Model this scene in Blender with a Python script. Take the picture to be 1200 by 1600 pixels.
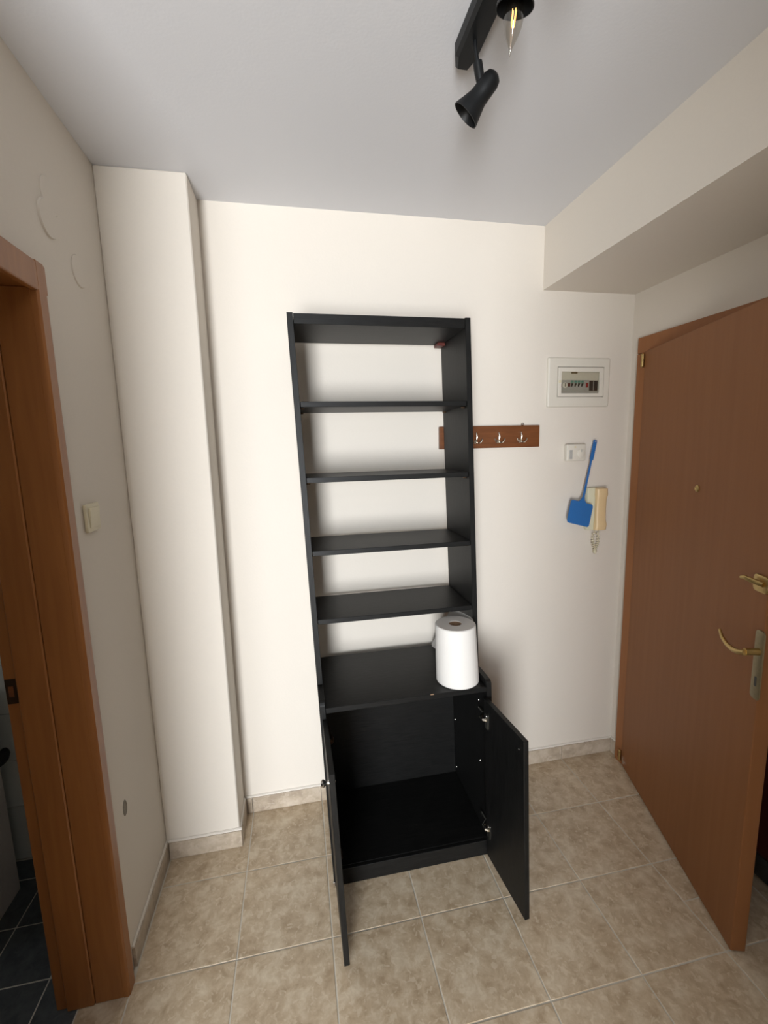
import bpy, bmesh, math, random
from mathutils import Vector, Matrix

random.seed(4)
scene = bpy.context.scene
for o in list(bpy.data.objects):
    bpy.data.objects.remove(o)
COL = scene.collection

# ------------------------------------------------------------------ measures (metres)
H = 2.5576            # ceiling height
XL, XR = -0.448, 1.7162   # left and right wall faces
XP, DP = -0.163, 0.170    # pillar: right face, depth
XB, ZB = 1.2527, 2.2974   # beam: left face, underside
T, OX, OY = 0.31, -0.1259, -0.2978   # floor tile pitch and a joint crossing
YR = -4.6             # rear wall of the flat behind the photographer
XFAR = -3.0           # far left wall of the room behind the hall
YEND = -1.50          # where the left wall ends and the room opens

# ------------------------------------------------------------------ camera
cd = bpy.data.cameras.new('camera')
cam = bpy.data.objects.new('camera', cd)
COL.objects.link(cam)
yaw, pit, rol = 0.1913, -0.1473, -0.0248
fwd = Vector((math.sin(yaw) * math.cos(pit), math.cos(yaw) * math.cos(pit), math.sin(pit)))
rt = Vector((math.cos(yaw), -math.sin(yaw), 0))
up = rt.cross(fwd)
r2 = math.cos(rol) * rt + math.sin(rol) * up
u2 = -math.sin(rol) * rt + math.cos(rol) * up
m = Matrix((r2, u2, -fwd)).transposed().to_4x4()
m.translation = Vector((0.1483, -1.8929, 1.6355))
cam.matrix_world = m
cd.sensor_fit = 'VERTICAL'
cd.sensor_height = 24.0
cd.lens = 692.03 / 1600 * 24.0
cd.clip_start = 0.02
scene.camera = cam

# ------------------------------------------------------------------ world, light, exposure
w = bpy.data.worlds.new('world')
scene.world = w
w.use_nodes = True
bg = w.node_tree.nodes['Background']
bg.inputs[0].default_value = (0.75, 0.87, 1.0, 1)
bg.inputs[1].default_value = 1.0

def area(name, loc, target, sx, sy, power, col):
    ld = bpy.data.lights.new(name, 'AREA')
    ld.shape = 'RECTANGLE'
    ld.size, ld.size_y = sx, sy
    ld.energy = power
    ld.color = col
    lo = bpy.data.objects.new(name, ld)
    COL.objects.link(lo)
    lo.location = loc
    d = Vector(target) - Vector(loc)
    lo.rotation_euler = d.to_track_quat('-Z', 'Y').to_euler()
    return lo

# daylight entering through the tall balcony window in the rear wall
area('window_sky_daylight', (-0.87, YR - 0.12, 1.20), (-0.87, YR + 3, 0.6), 1.06, 2.0, 100, (0.86, 0.94, 1.0))
# light thrown up by the sunlit balcony floor outside the same window
area('balcony_bounce_daylight', (-0.88, YR - 0.14, 0.85), (-0.88, YR + 3, 2.45), 1.0, 1.5, 150, (0.97, 0.97, 0.98))
vs = scene.view_settings
vs.view_transform = 'Standard'
vs.look = 'None'
vs.gamma = 1
vs.use_curve_mapping = False
vs.exposure = 0.23

# weak fill lamp added to lift the dark bathroom; no window there
area('bathroom_fill', (-2.30, -0.75, 1.75), (-0.9, -0.55, 0.4), 0.5, 0.5, 3.0, (0.95, 0.98, 1.0))

# ------------------------------------------------------------------ materials
def new_mat(name):
    mt = bpy.data.materials.new(name)
    mt.use_nodes = True
    nt = mt.node_tree
    return mt, nt, nt.nodes['Principled BSDF']

def lk(nt, a, b):
    nt.links.new(a, b)

def plain(name, col, rough=0.5, metal=0.0, spec=0.5, var=0.0, bump=0.0, bscale=300.0):
    mt, nt, p = new_mat(name)
    p.inputs['Base Color'].default_value = (*col, 1)
    p.inputs['Roughness'].default_value = rough
    p.inputs['Metallic'].default_value = metal
    p.inputs['Specular IOR Level'].default_value = spec
    geo = nt.nodes.new('ShaderNodeNewGeometry')
    n = nt.nodes.new('ShaderNodeTexNoise')
    n.inputs['Scale'].default_value = bscale
    n.inputs['Detail'].default_value = 3
    lk(nt, geo.outputs['Position'], n.inputs['Vector'])
    if var:
        mx = nt.nodes.new('ShaderNodeMix')
        mx.data_type = 'RGBA'
        mx.inputs[6].default_value = (*[c * (1 - var) for c in col], 1)
        mx.inputs[7].default_value = (*[min(1, c * (1 + var)) for c in col], 1)
        lk(nt, n.outputs['Fac'], mx.inputs[0])
        lk(nt, mx.outputs[2], p.inputs['Base Color'])
    if bump:
        b = nt.nodes.new('ShaderNodeBump')
        b.inputs['Strength'].default_value = bump
        b.inputs['Distance'].default_value = 0.002
        lk(nt, n.outputs['Fac'], b.inputs['Height'])
        lk(nt, b.outputs['Normal'], p.inputs['Normal'])
    return mt

def wood(name, c1, c2, rough, scale, axis_stretch, bump=0.1, spec=0.5, fleck=None):
    """streaky grain: noise stretched along an object axis"""
    mt, nt, p = new_mat(name)
    tc = nt.nodes.new('ShaderNodeTexCoord')
    mp = nt.nodes.new('ShaderNodeMapping')
    mp.inputs['Scale'].default_value = axis_stretch
    lk(nt, tc.outputs['Object'], mp.inputs['Vector'])
    n = nt.nodes.new('ShaderNodeTexNoise')
    n.inputs['Scale'].default_value = scale
    n.inputs['Detail'].default_value = 5
    n.inputs['Distortion'].default_value = 0.6
    lk(nt, mp.outputs['Vector'], n.inputs['Vector'])
    cr = nt.nodes.new('ShaderNodeValToRGB')
    cr.color_ramp.elements[0].position = 0.32
    cr.color_ramp.elements[0].color = (*c1, 1)
    cr.color_ramp.elements[1].position = 0.68
    cr.color_ramp.elements[1].color = (*c2, 1)
    lk(nt, n.outputs['Fac'], cr.inputs['Fac'])
    lk(nt, cr.outputs['Color'], p.inputs['Base Color'])
    p.inputs['Roughness'].default_value = rough
    p.inputs['Specular IOR Level'].default_value = spec
    b = nt.nodes.new('ShaderNodeBump')
    b.inputs['Strength'].default_value = bump
    b.inputs['Distance'].default_value = 0.001
    lk(nt, n.outputs['Fac'], b.inputs['Height'])
    lk(nt, b.outputs['Normal'], p.inputs['Normal'])
    return mt

def stone(name, dark, mid, light, scale=16.0, rough=0.35):
    mt, nt, p = new_mat(name)
    geo = nt.nodes.new('ShaderNodeNewGeometry')
    oi = nt.nodes.new('ShaderNodeObjectInfo')
    mul = nt.nodes.new('ShaderNodeMath')
    mul.operation = 'MULTIPLY'
    mul.inputs[1].default_value = 37.0
    lk(nt, oi.outputs['Random'], mul.inputs[0])
    add = nt.nodes.new('ShaderNodeVectorMath')
    add.operation = 'ADD'
    lk(nt, geo.outputs['Position'], add.inputs[0])
    lk(nt, mul.outputs[0], add.inputs[1])
    n1 = nt.nodes.new('ShaderNodeTexNoise')
    n1.inputs['Scale'].default_value = scale
    n1.inputs['Detail'].default_value = 6
    n1.inputs['Roughness'].default_value = 0.62
    n1.inputs['Distortion'].default_value = 0.35
    lk(nt, add.outputs[0], n1.inputs['Vector'])
    cr = nt.nodes.new('ShaderNodeValToRGB')
    e = cr.color_ramp.elements
    e[0].position = 0.33
    e[0].color = (*dark, 1)
    e[1].position = 0.72
    e[1].color = (*light, 1)
    k = e.new(0.5)
    k.color = (*mid, 1)
    lk(nt, n1.outputs['Fac'], cr.inputs['Fac'])
    # pale fossil-like flecks
    v = nt.nodes.new('ShaderNodeTexNoise')
    v.inputs['Scale'].default_value = scale * 2.6
    v.inputs['Detail'].default_value = 2
    v.inputs['Distortion'].default_value = 0.6
    lk(nt, add.outputs[0], v.inputs['Vector'])
    c2 = nt.nodes.new('ShaderNodeValToRGB')
    c2.color_ramp.elements[0].position = 0.56
    c2.color_ramp.elements[0].color = (0, 0, 0, 1)
    c2.color_ramp.elements[1].position = 0.66
    c2.color_ramp.elements[1].color = (0.55, 0.55, 0.55, 1)
    lk(nt, v.outputs['Fac'], c2.inputs['Fac'])
    mx = nt.nodes.new('ShaderNodeMix')
    mx.data_type = 'RGBA'
    mx.inputs[7].default_value = (*light, 1)
    lk(nt, c2.outputs['Color'], mx.inputs[0])
    lk(nt, cr.outputs['Color'], mx.inputs[6])
    lk(nt, mx.outputs[2], p.inputs['Base Color'])
    p.inputs['Roughness'].default_value = rough
    b = nt.nodes.new('ShaderNodeBump')
    b.inputs['Strength'].default_value = 0.12
    b.inputs['Distance'].default_value = 0.001
    lk(nt, n1.outputs['Fac'], b.inputs['Height'])
    lk(nt, b.outputs['Normal'], p.inputs['Normal'])
    return mt

def clear(name, tint, gloss=0.08, rough=0.03):
    mt = bpy.data.materials.new(name)
    mt.use_nodes = True
    nt = mt.node_tree
    nt.nodes.clear()
    out = nt.nodes.new('ShaderNodeOutputMaterial')
    tr = nt.nodes.new('ShaderNodeBsdfTransparent')
    tr.inputs[0].default_value = (*tint, 1)
    gl = nt.nodes.new('ShaderNodeBsdfGlossy')
    gl.inputs['Roughness'].default_value = rough
    mx = nt.nodes.new('ShaderNodeMixShader')
    fr = nt.nodes.new('ShaderNodeLayerWeight')
    fr.inputs['Blend'].default_value = 0.25
    mu = nt.nodes.new('ShaderNodeMath')
    mu.operation = 'MULTIPLY_ADD'
    mu.inputs[1].default_value = 0.5
    mu.inputs[2].default_value = gloss
    mu.use_clamp = True
    lk(nt, fr.outputs['Facing'], mu.inputs[0])
    lk(nt, mu.outputs[0], mx.inputs[0])
    lk(nt, tr.outputs[0], mx.inputs[1])
    lk(nt, gl.outputs[0], mx.inputs[2])
    lk(nt, mx.outputs[0], out.inputs[0])
    return mt

def glow(name, col, strength):
    mt, nt, p = new_mat(name)
    p.inputs['Base Color'].default_value = (*col, 1)
    p.inputs['Emission Color'].default_value = (*col, 1)
    p.inputs['Emission Strength'].default_value = strength
    return mt

M = {}
M['paint'] = plain('wall_paint', (0.72, 0.662, 0.585), 0.75, var=0.015, bump=0.12, bscale=120)
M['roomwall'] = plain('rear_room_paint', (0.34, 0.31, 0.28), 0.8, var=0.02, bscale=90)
M['ceil'] = plain('ceiling_paint', (0.645, 0.642, 0.658), 0.7, var=0.012, bump=0.12, bscale=140)
M['tile'] = stone('beige_stone_tile', (0.41, 0.305, 0.195), (0.53, 0.415, 0.285), (0.68, 0.58, 0.435), 21.0)
M['skirt'] = stone('beige_stone_skirting', (0.36, 0.29, 0.22), (0.47, 0.39, 0.30), (0.58, 0.50, 0.41))
M['grout'] = plain('floor_grout', (0.60, 0.56, 0.48), 0.9, var=0.1, bscale=60)
M['plaster'] = plain('plaster_bead', (0.74, 0.69, 0.62), 0.85, bump=0.5, bscale=60, var=0.05)
M['black'] = wood('black_stained_wood', (0.0022, 0.0022, 0.0021), (0.0075, 0.0074, 0.007), 0.46, 14, (1.0, 14, 14), 0.35, 0.28)
M['blackv'] = wood('black_stained_wood_upright', (0.0022, 0.0022, 0.0021), (0.0075, 0.0074, 0.007), 0.48, 14, (14, 14, 1.0), 0.35, 0.28)
M['orange'] = wood('cherry_veneer', (0.27, 0.10, 0.026), (0.33, 0.128, 0.034), 0.4, 5, (9, 9, 0.7), 0.05)
M['door'] = wood('brown_door_laminate', (0.245, 0.10, 0.036), (0.265, 0.11, 0.041), 0.5, 4, (10, 10, 0.5), 0.03, 0.25)
M['frame'] = wood('brown_frame_laminate', (0.285, 0.115, 0.042), (0.31, 0.127, 0.048), 0.48, 4, (10, 10, 0.5), 0.03, 0.3)
M['rack'] = wood('walnut_board', (0.13, 0.044, 0.014), (0.18, 0.062, 0.02), 0.4, 9, (1, 10, 10), 0.05)
M['brass'] = plain('brass', (0.50, 0.36, 0.15), 0.36, 1.0, var=0.2, bscale=60)
M['oldbrass'] = plain('dull_brass', (0.30, 0.25, 0.15), 0.45, 0.8, var=0.2, bscale=90)
M['chrome'] = plain('chrome', (0.75, 0.74, 0.72), 0.18, 1.0)
M['nickel'] = plain('satin_nickel', (0.80, 0.76, 0.68), 0.25, 1.0)
M['bronze'] = plain('dark_bronze', (0.06, 0.035, 0.02), 0.45, 0.7)
M['white'] = plain('white_plastic', (0.69, 0.65, 0.57), 0.4, var=0.02, bscale=40)
M['ivory'] = plain('ivory_plastic', (0.68, 0.62, 0.45), 0.38)
M['cream'] = plain('cream_plastic', (0.74, 0.55, 0.31), 0.4)
M['palegreen'] = plain('pale_plastic', (0.68, 0.66, 0.50), 0.4)
M['greyp'] = plain('grey_plastic', (0.42, 0.41, 0.39), 0.45)
M['darkp'] = plain('dark_plastic', (0.035, 0.033, 0.03), 0.5)
M['brownp'] = plain('red_brown_plastic', (0.10, 0.018, 0.012), 0.45)
M['redp'] = plain('red_plastic', (0.35, 0.03, 0.03), 0.45)
M['greenp'] = plain('green_plastic', (0.12, 0.30, 0.24), 0.45)
M['blue'] = plain('blue_plastic', (0.028, 0.15, 0.42), 0.38, var=0.08, bscale=500)
M['paper'] = plain('white_paper', (0.70, 0.675, 0.64), 0.9, bump=0.25, bscale=220)
M['card'] = plain('brown_cardboard', (0.27, 0.17, 0.10), 0.9)
M['satinblack'] = plain('satin_black_metal', (0.005, 0.0055, 0.006), 0.45, 0.0, 0.3)
M['filament'] = glow('led_filament', (1.0, 0.55, 0.16), 1.1)
M['bulb'] = clear('bulb_glass', (0.93, 0.91, 0.87), 0.05)
M['pane'] = clear('clear_plastic_pane', (0.93, 0.93, 0.90), 0.03)
M['darktile'] = stone('slate_blue_tile', (0.050, 0.057, 0.061), (0.073, 0.081, 0.086), (0.10, 0.108, 0.112), 22, 0.4)
M['darkgrout'] = plain('dark_grout', (0.16, 0.16, 0.155), 0.9)
M['walltile'] = plain('white_glazed_tile', (0.62, 0.64, 0.60), 0.25)
M['porcelain'] = plain('white_porcelain', (0.75, 0.76, 0.73), 0.15)
M['vanity'] = plain('white_lacquer', (0.62, 0.58, 0.54), 0.4)
M['towel'] = plain('black_terry', (0.012, 0.012, 0.012), 0.95, bump=0.6, bscale=400)
M['redcase'] = plain('dark_red_shell', (0.06, 0.008, 0.008), 0.45)
M['landing'] = plain('landing_paint', (0.30, 0.26, 0.21), 0.8)
M['dirt'] = plain('exposed_filler', (0.28, 0.25, 0.21), 0.9, var=0.3, bscale=150)

# ------------------------------------------------------------------ mesh helpers
class MB:
    def __init__(self):
        self.bm = bmesh.new()

    def box(self, x0, x1, y0, y1, z0, z1, bevel=0.0, seg=1):
        x0, x1 = min(x0, x1), max(x0, x1)
        y0, y1 = min(y0, y1), max(y0, y1)
        z0, z1 = min(z0, z1), max(z0, z1)
        vs_ = [self.bm.verts.new(p) for p in ((x0, y0, z0), (x1, y0, z0), (x1, y1, z0), (x0, y1, z0),
                                              (x0, y0, z1), (x1, y0, z1), (x1, y1, z1), (x0, y1, z1))]
        fs = [self.bm.faces.new([vs_[i] for i in f]) for f in
              ((3, 2, 1, 0), (4, 5, 6, 7), (0, 1, 5, 4), (1, 2, 6, 5), (2, 3, 7, 6), (3, 0, 4, 7))]
        if bevel:
            es = list({e for f in fs for e in f.edges})
            bmesh.ops.bevel(self.bm, geom=es, offset=bevel, segments=seg, affect='EDGES', profile=0.5)
        return self

    def prism(self, poly, axis, a0, a1, bevel=0.0, seg=2):
        """polygon in the two other axes (cyclic order), extruded along axis"""
        def P(u, v, a):
            return {'x': (a, u, v), 'y': (u, a, v), 'z': (u, v, a)}[axis]
        A = [self.bm.verts.new(P(u, v, a0)) for u, v in poly]
        B = [self.bm.verts.new(P(u, v, a1)) for u, v in poly]
        n = len(poly)
        fs = [self.bm.faces.new(A), self.bm.faces.new(list(reversed(B)))]
        for i in range(n):
            fs.append(self.bm.faces.new([A[i], B[i], B[(i + 1) % n], A[(i + 1) % n]]))
        bmesh.ops.recalc_face_normals(self.bm, faces=fs)
        if bevel:
            es = list(set(fs[0].edges) | set(fs[1].edges))
            bmesh.ops.bevel(self.bm, geom=es, offset=bevel, segments=seg, affect='EDGES', profile=0.5)
        return self

    def lathe(self, prof, seg=32, mat=None, caps=True):
        """profile of (radius, height) turned about z, then moved by mat"""
        mat = mat or Matrix.Identity(4)
        rings = []
        for r, z in prof:
            if r < 1e-6:
                rings.append([self.bm.verts.new(mat @ Vector((0, 0, z)))])
            else:
                rings.append([self.bm.verts.new(mat @ Vector((r * math.cos(2 * math.pi * k / seg), r * math.sin(2 * math.pi * k / seg), z))) for k in range(seg)])
        fs = []
        for a, b in zip(rings, rings[1:]):
            for k in range(seg):
                k2 = (k + 1) % seg
                if len(a) == 1 and len(b) == 1:
                    continue
                if len(a) == 1:
                    fs.append(self.bm.faces.new((a[0], b[k], b[k2])))
                elif len(b) == 1:
                    fs.append(self.bm.faces.new((a[k], b[0], a[k2])))
                else:
                    fs.append(self.bm.faces.new((a[k], b[k], b[k2], a[k2])))
        if caps:
            if len(rings[0]) > 1:
                fs.append(self.bm.faces.new(rings[0]))
            if len(rings[-1]) > 1:
                fs.append(self.bm.faces.new(list(reversed(rings[-1]))))
        bmesh.ops.recalc_face_normals(self.bm, faces=fs)
        return self

    def tube(self, pts, rad, seg=10):
        pts = [Vector(p) for p in pts]
        n = len(pts)
        rads = rad if isinstance(rad, (list, tuple)) else [rad] * n
        rings = []
        ref = None
        for i, p in enumerate(pts):
            t = (pts[min(i + 1, n - 1)] - pts[max(i - 1, 0)]).normalized()
            if ref is None:
                ref = Vector((0, 0, 1)) if abs(t.z) < 0.9 else Vector((1, 0, 0))
            a = (ref - t * ref.dot(t)).normalized()
            ref = a
            b = t.cross(a)
            rings.append([self.bm.verts.new(p + rads[i] * (math.cos(2 * math.pi * k / seg) * a + math.sin(2 * math.pi * k / seg) * b)) for k in range(seg)])
        fs = []
        for A, B in zip(rings, rings[1:]):
            for k in range(seg):
                fs.append(self.bm.faces.new((A[k], A[(k + 1) % seg], B[(k + 1) % seg], B[k])))
        fs.append(self.bm.faces.new(list(reversed(rings[0]))))
        fs.append(self.bm.faces.new(rings[-1]))
        bmesh.ops.recalc_face_normals(self.bm, faces=fs)
        return self

    def xf(self, fn):
        for v in self.bm.verts:
            v.co = fn(v.co.copy())
        return self

    def build(self, name, mat, parent=None, smooth=False, loc=None):
        me = bpy.data.meshes.new(name)
        self.bm.to_mesh(me)
        self.bm.free()
        me.materials.append(mat)
        if smooth:
            me.polygons.foreach_set('use_smooth', [True] * len(me.polygons))
            try:
                me.set_sharp_from_angle(angle=math.radians(38))
            except Exception:
                pass
        return put(name, me, parent, loc)

def put(name, me, parent=None, loc=None):
    o = bpy.data.objects.new(name, me)
    COL.objects.link(o)
    if parent is not None:
        o.parent = parent
    if loc is not None:
        o.location = loc
    return o

def tag(o, label, cat, group=None, kind=None):
    if label:
        o['label'] = label
    if cat:
        o['category'] = cat
    if group:
        o['group'] = group
    if kind:
        o['kind'] = kind
    return o

def empty(name, loc=(0, 0, 0)):
    o = bpy.data.objects.new(name, None)
    o.empty_display_size = 0.05
    COL.objects.link(o)
    o.location = loc
    return o

def struct(o, label, cat):
    return tag(o, label, cat, kind='structure')

def axis_mat(origin, direction):
    """matrix whose local +z points along direction"""
    q = Vector(direction).to_track_quat('Z', 'Y')
    mm = q.to_matrix().to_4x4()
    mm.translation = Vector(origin)
    return mm

def rrect(x0, x1, z0, z1, r, n=5):
    out = []
    for cx, cz, a0 in ((x1 - r, z1 - r, 0), (x0 + r, z1 - r, 90), (x0 + r, z0 + r, 180), (x1 - r, z0 + r, 270)):
        for k in range(n + 1):
            a = math.radians(a0 + 90 * k / n)
            out.append((cx + r * math.cos(a), cz + r * math.sin(a)))
    return out

# ------------------------------------------------------------------ the setting
LW = 0.185     # left wall thickness
XLI = XL - LW
OPN0, OPN1 = -0.620, -1.340     # bathroom door opening along y
EY0, EY1 = -0.105, -1.010       # entrance door opening along y
DTOP = 2.05

o = MB().box(-0.66, XR + 0.15, 0, 0.15, -0.1, H + 0.1).build('wall_back', M['paint'])
struct(o, 'cream painted wall behind the black bookcase', 'wall')
wall_back = o
o = MB().box(XL - 0.001, XP, -DP, 0.001, 0, H, 0.004).build('wall_pillar', M['paint'])
struct(o, 'cream painted pillar in the corner left of the bookcase', 'pillar')
o = MB().box(XL, XLI, 0.15, OPN0, -0.1, H + 0.1).box(XL, XLI, OPN0, OPN1, DTOP, H + 0.1).box(XL, XLI, OPN1, YEND, -0.1, H + 0.1).build('wall_left', M['paint'])
struct(o, 'shaded left wall with light switch and wooden door frame', 'wall')
wall_left = o
o = MB().box(XR, XR + 0.15, 0.0, EY0, -0.1, H + 0.1).box(XR, XR + 0.15, EY0, EY1, DTOP, H + 0.1).box(XR, XR + 0.15, EY1, YR, -0.1, H + 0.1).build('wall_right', M['paint'])
struct(o, 'cream right wall holding the brown entrance door', 'wall')
o = MB().box(XB, XR + 0.001, 0.001, YR, ZB, H + 0.01).build('ceiling_beam', M['paint'])
struct(o, 'wide cream beam dropped from the ceiling along the right wall', 'beam')
o = MB().box(XFAR - 0.15, 3.2, 0.15, YR - 0.15, H, H + 0.12).build('ceiling', M['ceil'])
struct(o, 'white painted ceiling', 'ceiling')

# rear of the flat, behind the photographer: tall balcony window lets the daylight in
WX0, WX1, WZ0, WZ1 = -1.45, -0.28, 0.06, 2.28
o = (MB().box(XFAR - 0.15, WX0, YR, YR - 0.15, -0.1, H + 0.1).box(WX1, XR + 0.15, YR, YR - 0.15, -0.1, H + 0.1)
     .box(WX0, WX1, YR, YR - 0.15, WZ1, H + 0.1).box(WX0, WX1, YR, YR - 0.15, -0.1, WZ0).build('wall_rear', M['roomwall']))
struct(o, 'rear wall with tall balcony window behind the viewer', 'wall')
o = MB().box(XFAR, XFAR - 0.15, YEND, YR, -0.1, H + 0.1).build('wall_living_left', M['roomwall'])
struct(o, 'far left wall of the room behind the viewer', 'wall')
o = MB().box(XFAR - 0.15, XLI, YEND, YEND + 0.12, -0.1, H + 0.1).build('wall_living_front', M['roomwall'])
struct(o, 'wall between bathroom and the room behind the viewer', 'wall')
o = MB().box(0.29, XR + 0.01, -2.45, -2.57, -0.1, H + 0.05).build('wall_light_blocker', M['roomwall'])  # added out of view to shade the entrance door and right side
struct(o, 'unseen wall added behind the viewer to block window light on the right', 'wall')
win = empty('window_1', ((WX0 + WX1) / 2, YR - 0.05, WZ0))
struct(win, 'white framed balcony window behind the viewer', 'window')
hw = (WX1 - WX0) / 2
hh = WZ1 - WZ0
for a, b in ((-hw, -hw + 0.05), (hw - 0.05, hw)):
    MB().box(a, b, -0.03, 0.03, 0, hh).build('window_frame', M['white'], win)
for a, b in ((0, 0.06), (hh - 0.06, hh)):
    MB().box(-hw, hw, -0.029, 0.029, a, b).build('window_rail', M['white'], win)

# ---- floor: slab with grout, each tile a piece of its own
floor = MB().box(XFAR - 0.1, 3.2, 0.05, YR - 0.1, -0.12, -0.0014).build('floor', M['grout'])
struct(floor, 'beige mottled ceramic tile floor', 'floor')
G = 0.0021
full_me = None
def tile_piece(x0, x1, y0, y1, mat, parent, name='tile', thick=0.008):
    global full_me
    x0, x1, y0, y1 = x0 + G, x1 - G, y0 + G, y1 - G
    if x1 - x0 < 0.012 or y1 - y0 < 0.012:
        return
    full = abs((x1 - x0) - (T - 2 * G)) < 1e-5 and abs((y1 - y0) - (T - 2 * G)) < 1e-5 and mat is M['tile']
    z = random.uniform(-0.0003, 0.0003)
    if full and full_me is not None:
        put(name, full_me, parent, (x0, y0, z))
        return
    o = MB().box(0, x1 - x0, 0, y1 - y0, -thick, 0, 0.0012).build(name, mat, parent, loc=(x0, y0, z))
    if full:
        full_me = o.data
THX = -0.575      # threshold between hall and bathroom floor
for j in range(-1, 14):
    for i in range(-2, 6):
        x0, x1 = OX + T * i, OX + T * (i + 1)
        y1, y0 = OY - T * j, OY - T * (j + 1)
        if y0 < -4.3:
            continue
        x1 = min(x1, XR - 0.002)
        y1 = min(y1, -0.002)
        if i == -2:
            if y0 > OPN0 - 0.02 or y1 < YEND:
                if y1 < YEND:
                    tile_piece(x0, x1, y0, y1, M['tile'], floor)
                continue
            if y0 < OPN1 - T * 0.9:
                tile_piece(x0, x1, y0, y1, M['tile'], floor)
                continue
            tile_piece(max(x0, THX), x1, max(y0, OPN1), min(y1, OPN0), M['tile'], floor)
            continue
        if y1 - y0 < 0.02 or x1 - x0 < 0.02:
            continue
        if i == 5 and j == 1:
            # the strip by the door is pieced from two cut tiles
            tile_piece(x0, x1, -0.756, y1, M['tile'], floor)
            tile_piece(x0, x1, y0, -0.756, M['tile'], floor)
            continue
        tile_piece(x0, x1, y0, y1, M['tile'], floor)

# ---- tiled skirting
def skirting(name, label, p0, p1, inward, h=0.072, joints=None, t=0.010):
    """row of stone skirting tiles from p0 to p1 (xy), standing out by t toward inward"""
    root = empty(name, (p0[0], p0[1], 0))
    struct(root, label, 'baseboard')
    d = Vector((p1[0] - p0[0], p1[1] - p0[1], 0))
    L = d.length
    d.normalize()
    n = Vector((inward[0], inward[1], 0))
    cuts = [0.0] + sorted(joints or []) + [L]
    for a, b in zip(cuts, cuts[1:]):
        mb = MB().box(a + 0.0012, b - 0.0012, 0, t, 0.0005, h, 0.001)
        mb.xf(lambda c: Vector((0, 0, c.z)) + d * c.x + n * c.y)
        bmesh.ops.recalc_face_normals(mb.bm, faces=mb.bm.faces[:])
        mb.build('skirting_tile', M['skirt'], root)
    mb = MB()
    k = max(4, int(L / 0.02))
    # rough plaster bead along the top of the tiles
    pts = []
    for q in range(k + 1):
        a = L * q / k
        pts.append((a, 0.002, h + 0.0035 + random.uniform(-0.0012, 0.0012)))
    mb.tube(pts, 0.0055, 6)
    mb.xf(lambda c: Vector((0, 0, c.z)) + d * c.x + n * c.y)
    mb.build('plaster_bead', M['plaster'], root, smooth=True)
    return root

skirting('baseboard_back', 'beige stone skirting along the back wall', (XP + 0.01, 0), (XR, 0), (0, -1), joints=[0.025, 0.335, 0.645, 0.955, 1.265, 1.575], h=0.074)
skirting('baseboard_pillar_front', 'beige stone skirting along the pillar front', (XL + 0.01, -DP), (XP + 0.009, -DP), (0, -1), joints=None, h=0.074)
skirting('baseboard_pillar_side', 'short beige skirting on the pillar side', (XP, -DP), (XP, -0.010), (1, 0), h=0.074)
skirting('baseboard_left', 'beige skirting along the shaded left wall', (XL, -DP), (XL, -0.560), (1, 0), joints=[0.21], h=0.072)
skirting('baseboard_right', 'short stone skirting between corner and door frame', (XR, -0.011), (XR, -0.062), (-1, 0), h=0.074)

# ---- covers and marks on the left wall (painted over)
def wall_disc(y, z, r, t=0.0035):
    mm = axis_mat((XL, y, z), (1, 0, 0))
    MB().lathe([(r, -0.001), (r, t * 0.5), (r * 0.96, t), (0.0, t * 1.1)], 40, mm, caps=False).build('cover_disc', M['paint'], wall_left, smooth=True)
wall_disc(-0.487, 2.302, 0.046)
wall_disc(-0.513, 2.236, 0.046, 0.005)
wall_disc(-0.363, 2.163, 0.044)
mb = MB().lathe([(0.0, 0.0006), (0.017, 0.0008), (0.021, 0.003), (0.026, 0.0012), (0.027, -0.001)], 28, axis_mat((XL, -0.488, 0.512), (1, 0, 0)), caps=False)
mb.xf(lambda c: Vector((c.x, -0.488 + (c.y + 0.488) * 0.55, c.z)))
mb.build('wall_dent', M['dirt'], wall_left, smooth=True)

# ------------------------------------------------------------------ bathroom door frame (left)
d1 = empty('door_1', (XL, (OPN0 + OPN1) / 2, 0))
struct(d1, 'cherry brown bathroom door frame, open doorway on the left', 'door frame')
def W(o_, root):
    """geometry was written in world space: shift it into the parent's space"""
    for v in o_.data.vertices:
        v.co -= root.location
    return o_
CW = 0.085     # casing width
CT = 0.016
CO = OPN0 + 0.055
for s in (0, 1):
    ys = (OPN0 + 0.030, OPN0 - 0.020) if s == 0 else (OPN1 - 0.062, OPN1 + 0.022)
    y0, y1 = min(ys), max(ys)
    if s == 0:
        poly = [(XL - 0.001, y1), (XL + 0.010, y1), (XL + CT - 0.002, y1 - 0.006), (XL + CT, y1 - 0.014), (XL + CT, y0 + 0.006), (XL + CT - 0.004, y0), (XL - 0.001, y0)]
    else:
        poly = [(XL - 0.001, y0), (XL + 0.010, y0), (XL + CT - 0.002, y0 + 0.006), (XL + CT, y0 + 0.014), (XL + CT, y1 - 0.006), (XL + CT - 0.004, y1), (XL - 0.001, y1)]
    W(MB().prism(poly, 'z', 0.0, 2.092 if s == 0 else 2.092).build('casing', M['orange'], d1), d1)
W(MB().box(XL - 0.001, XL + CT - 0.0005, OPN0 + 0.0295, OPN1 - 0.0615, 2.022, 2.0915, 0.004, 2).build('casing', M['orange'], d1), d1)
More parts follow.
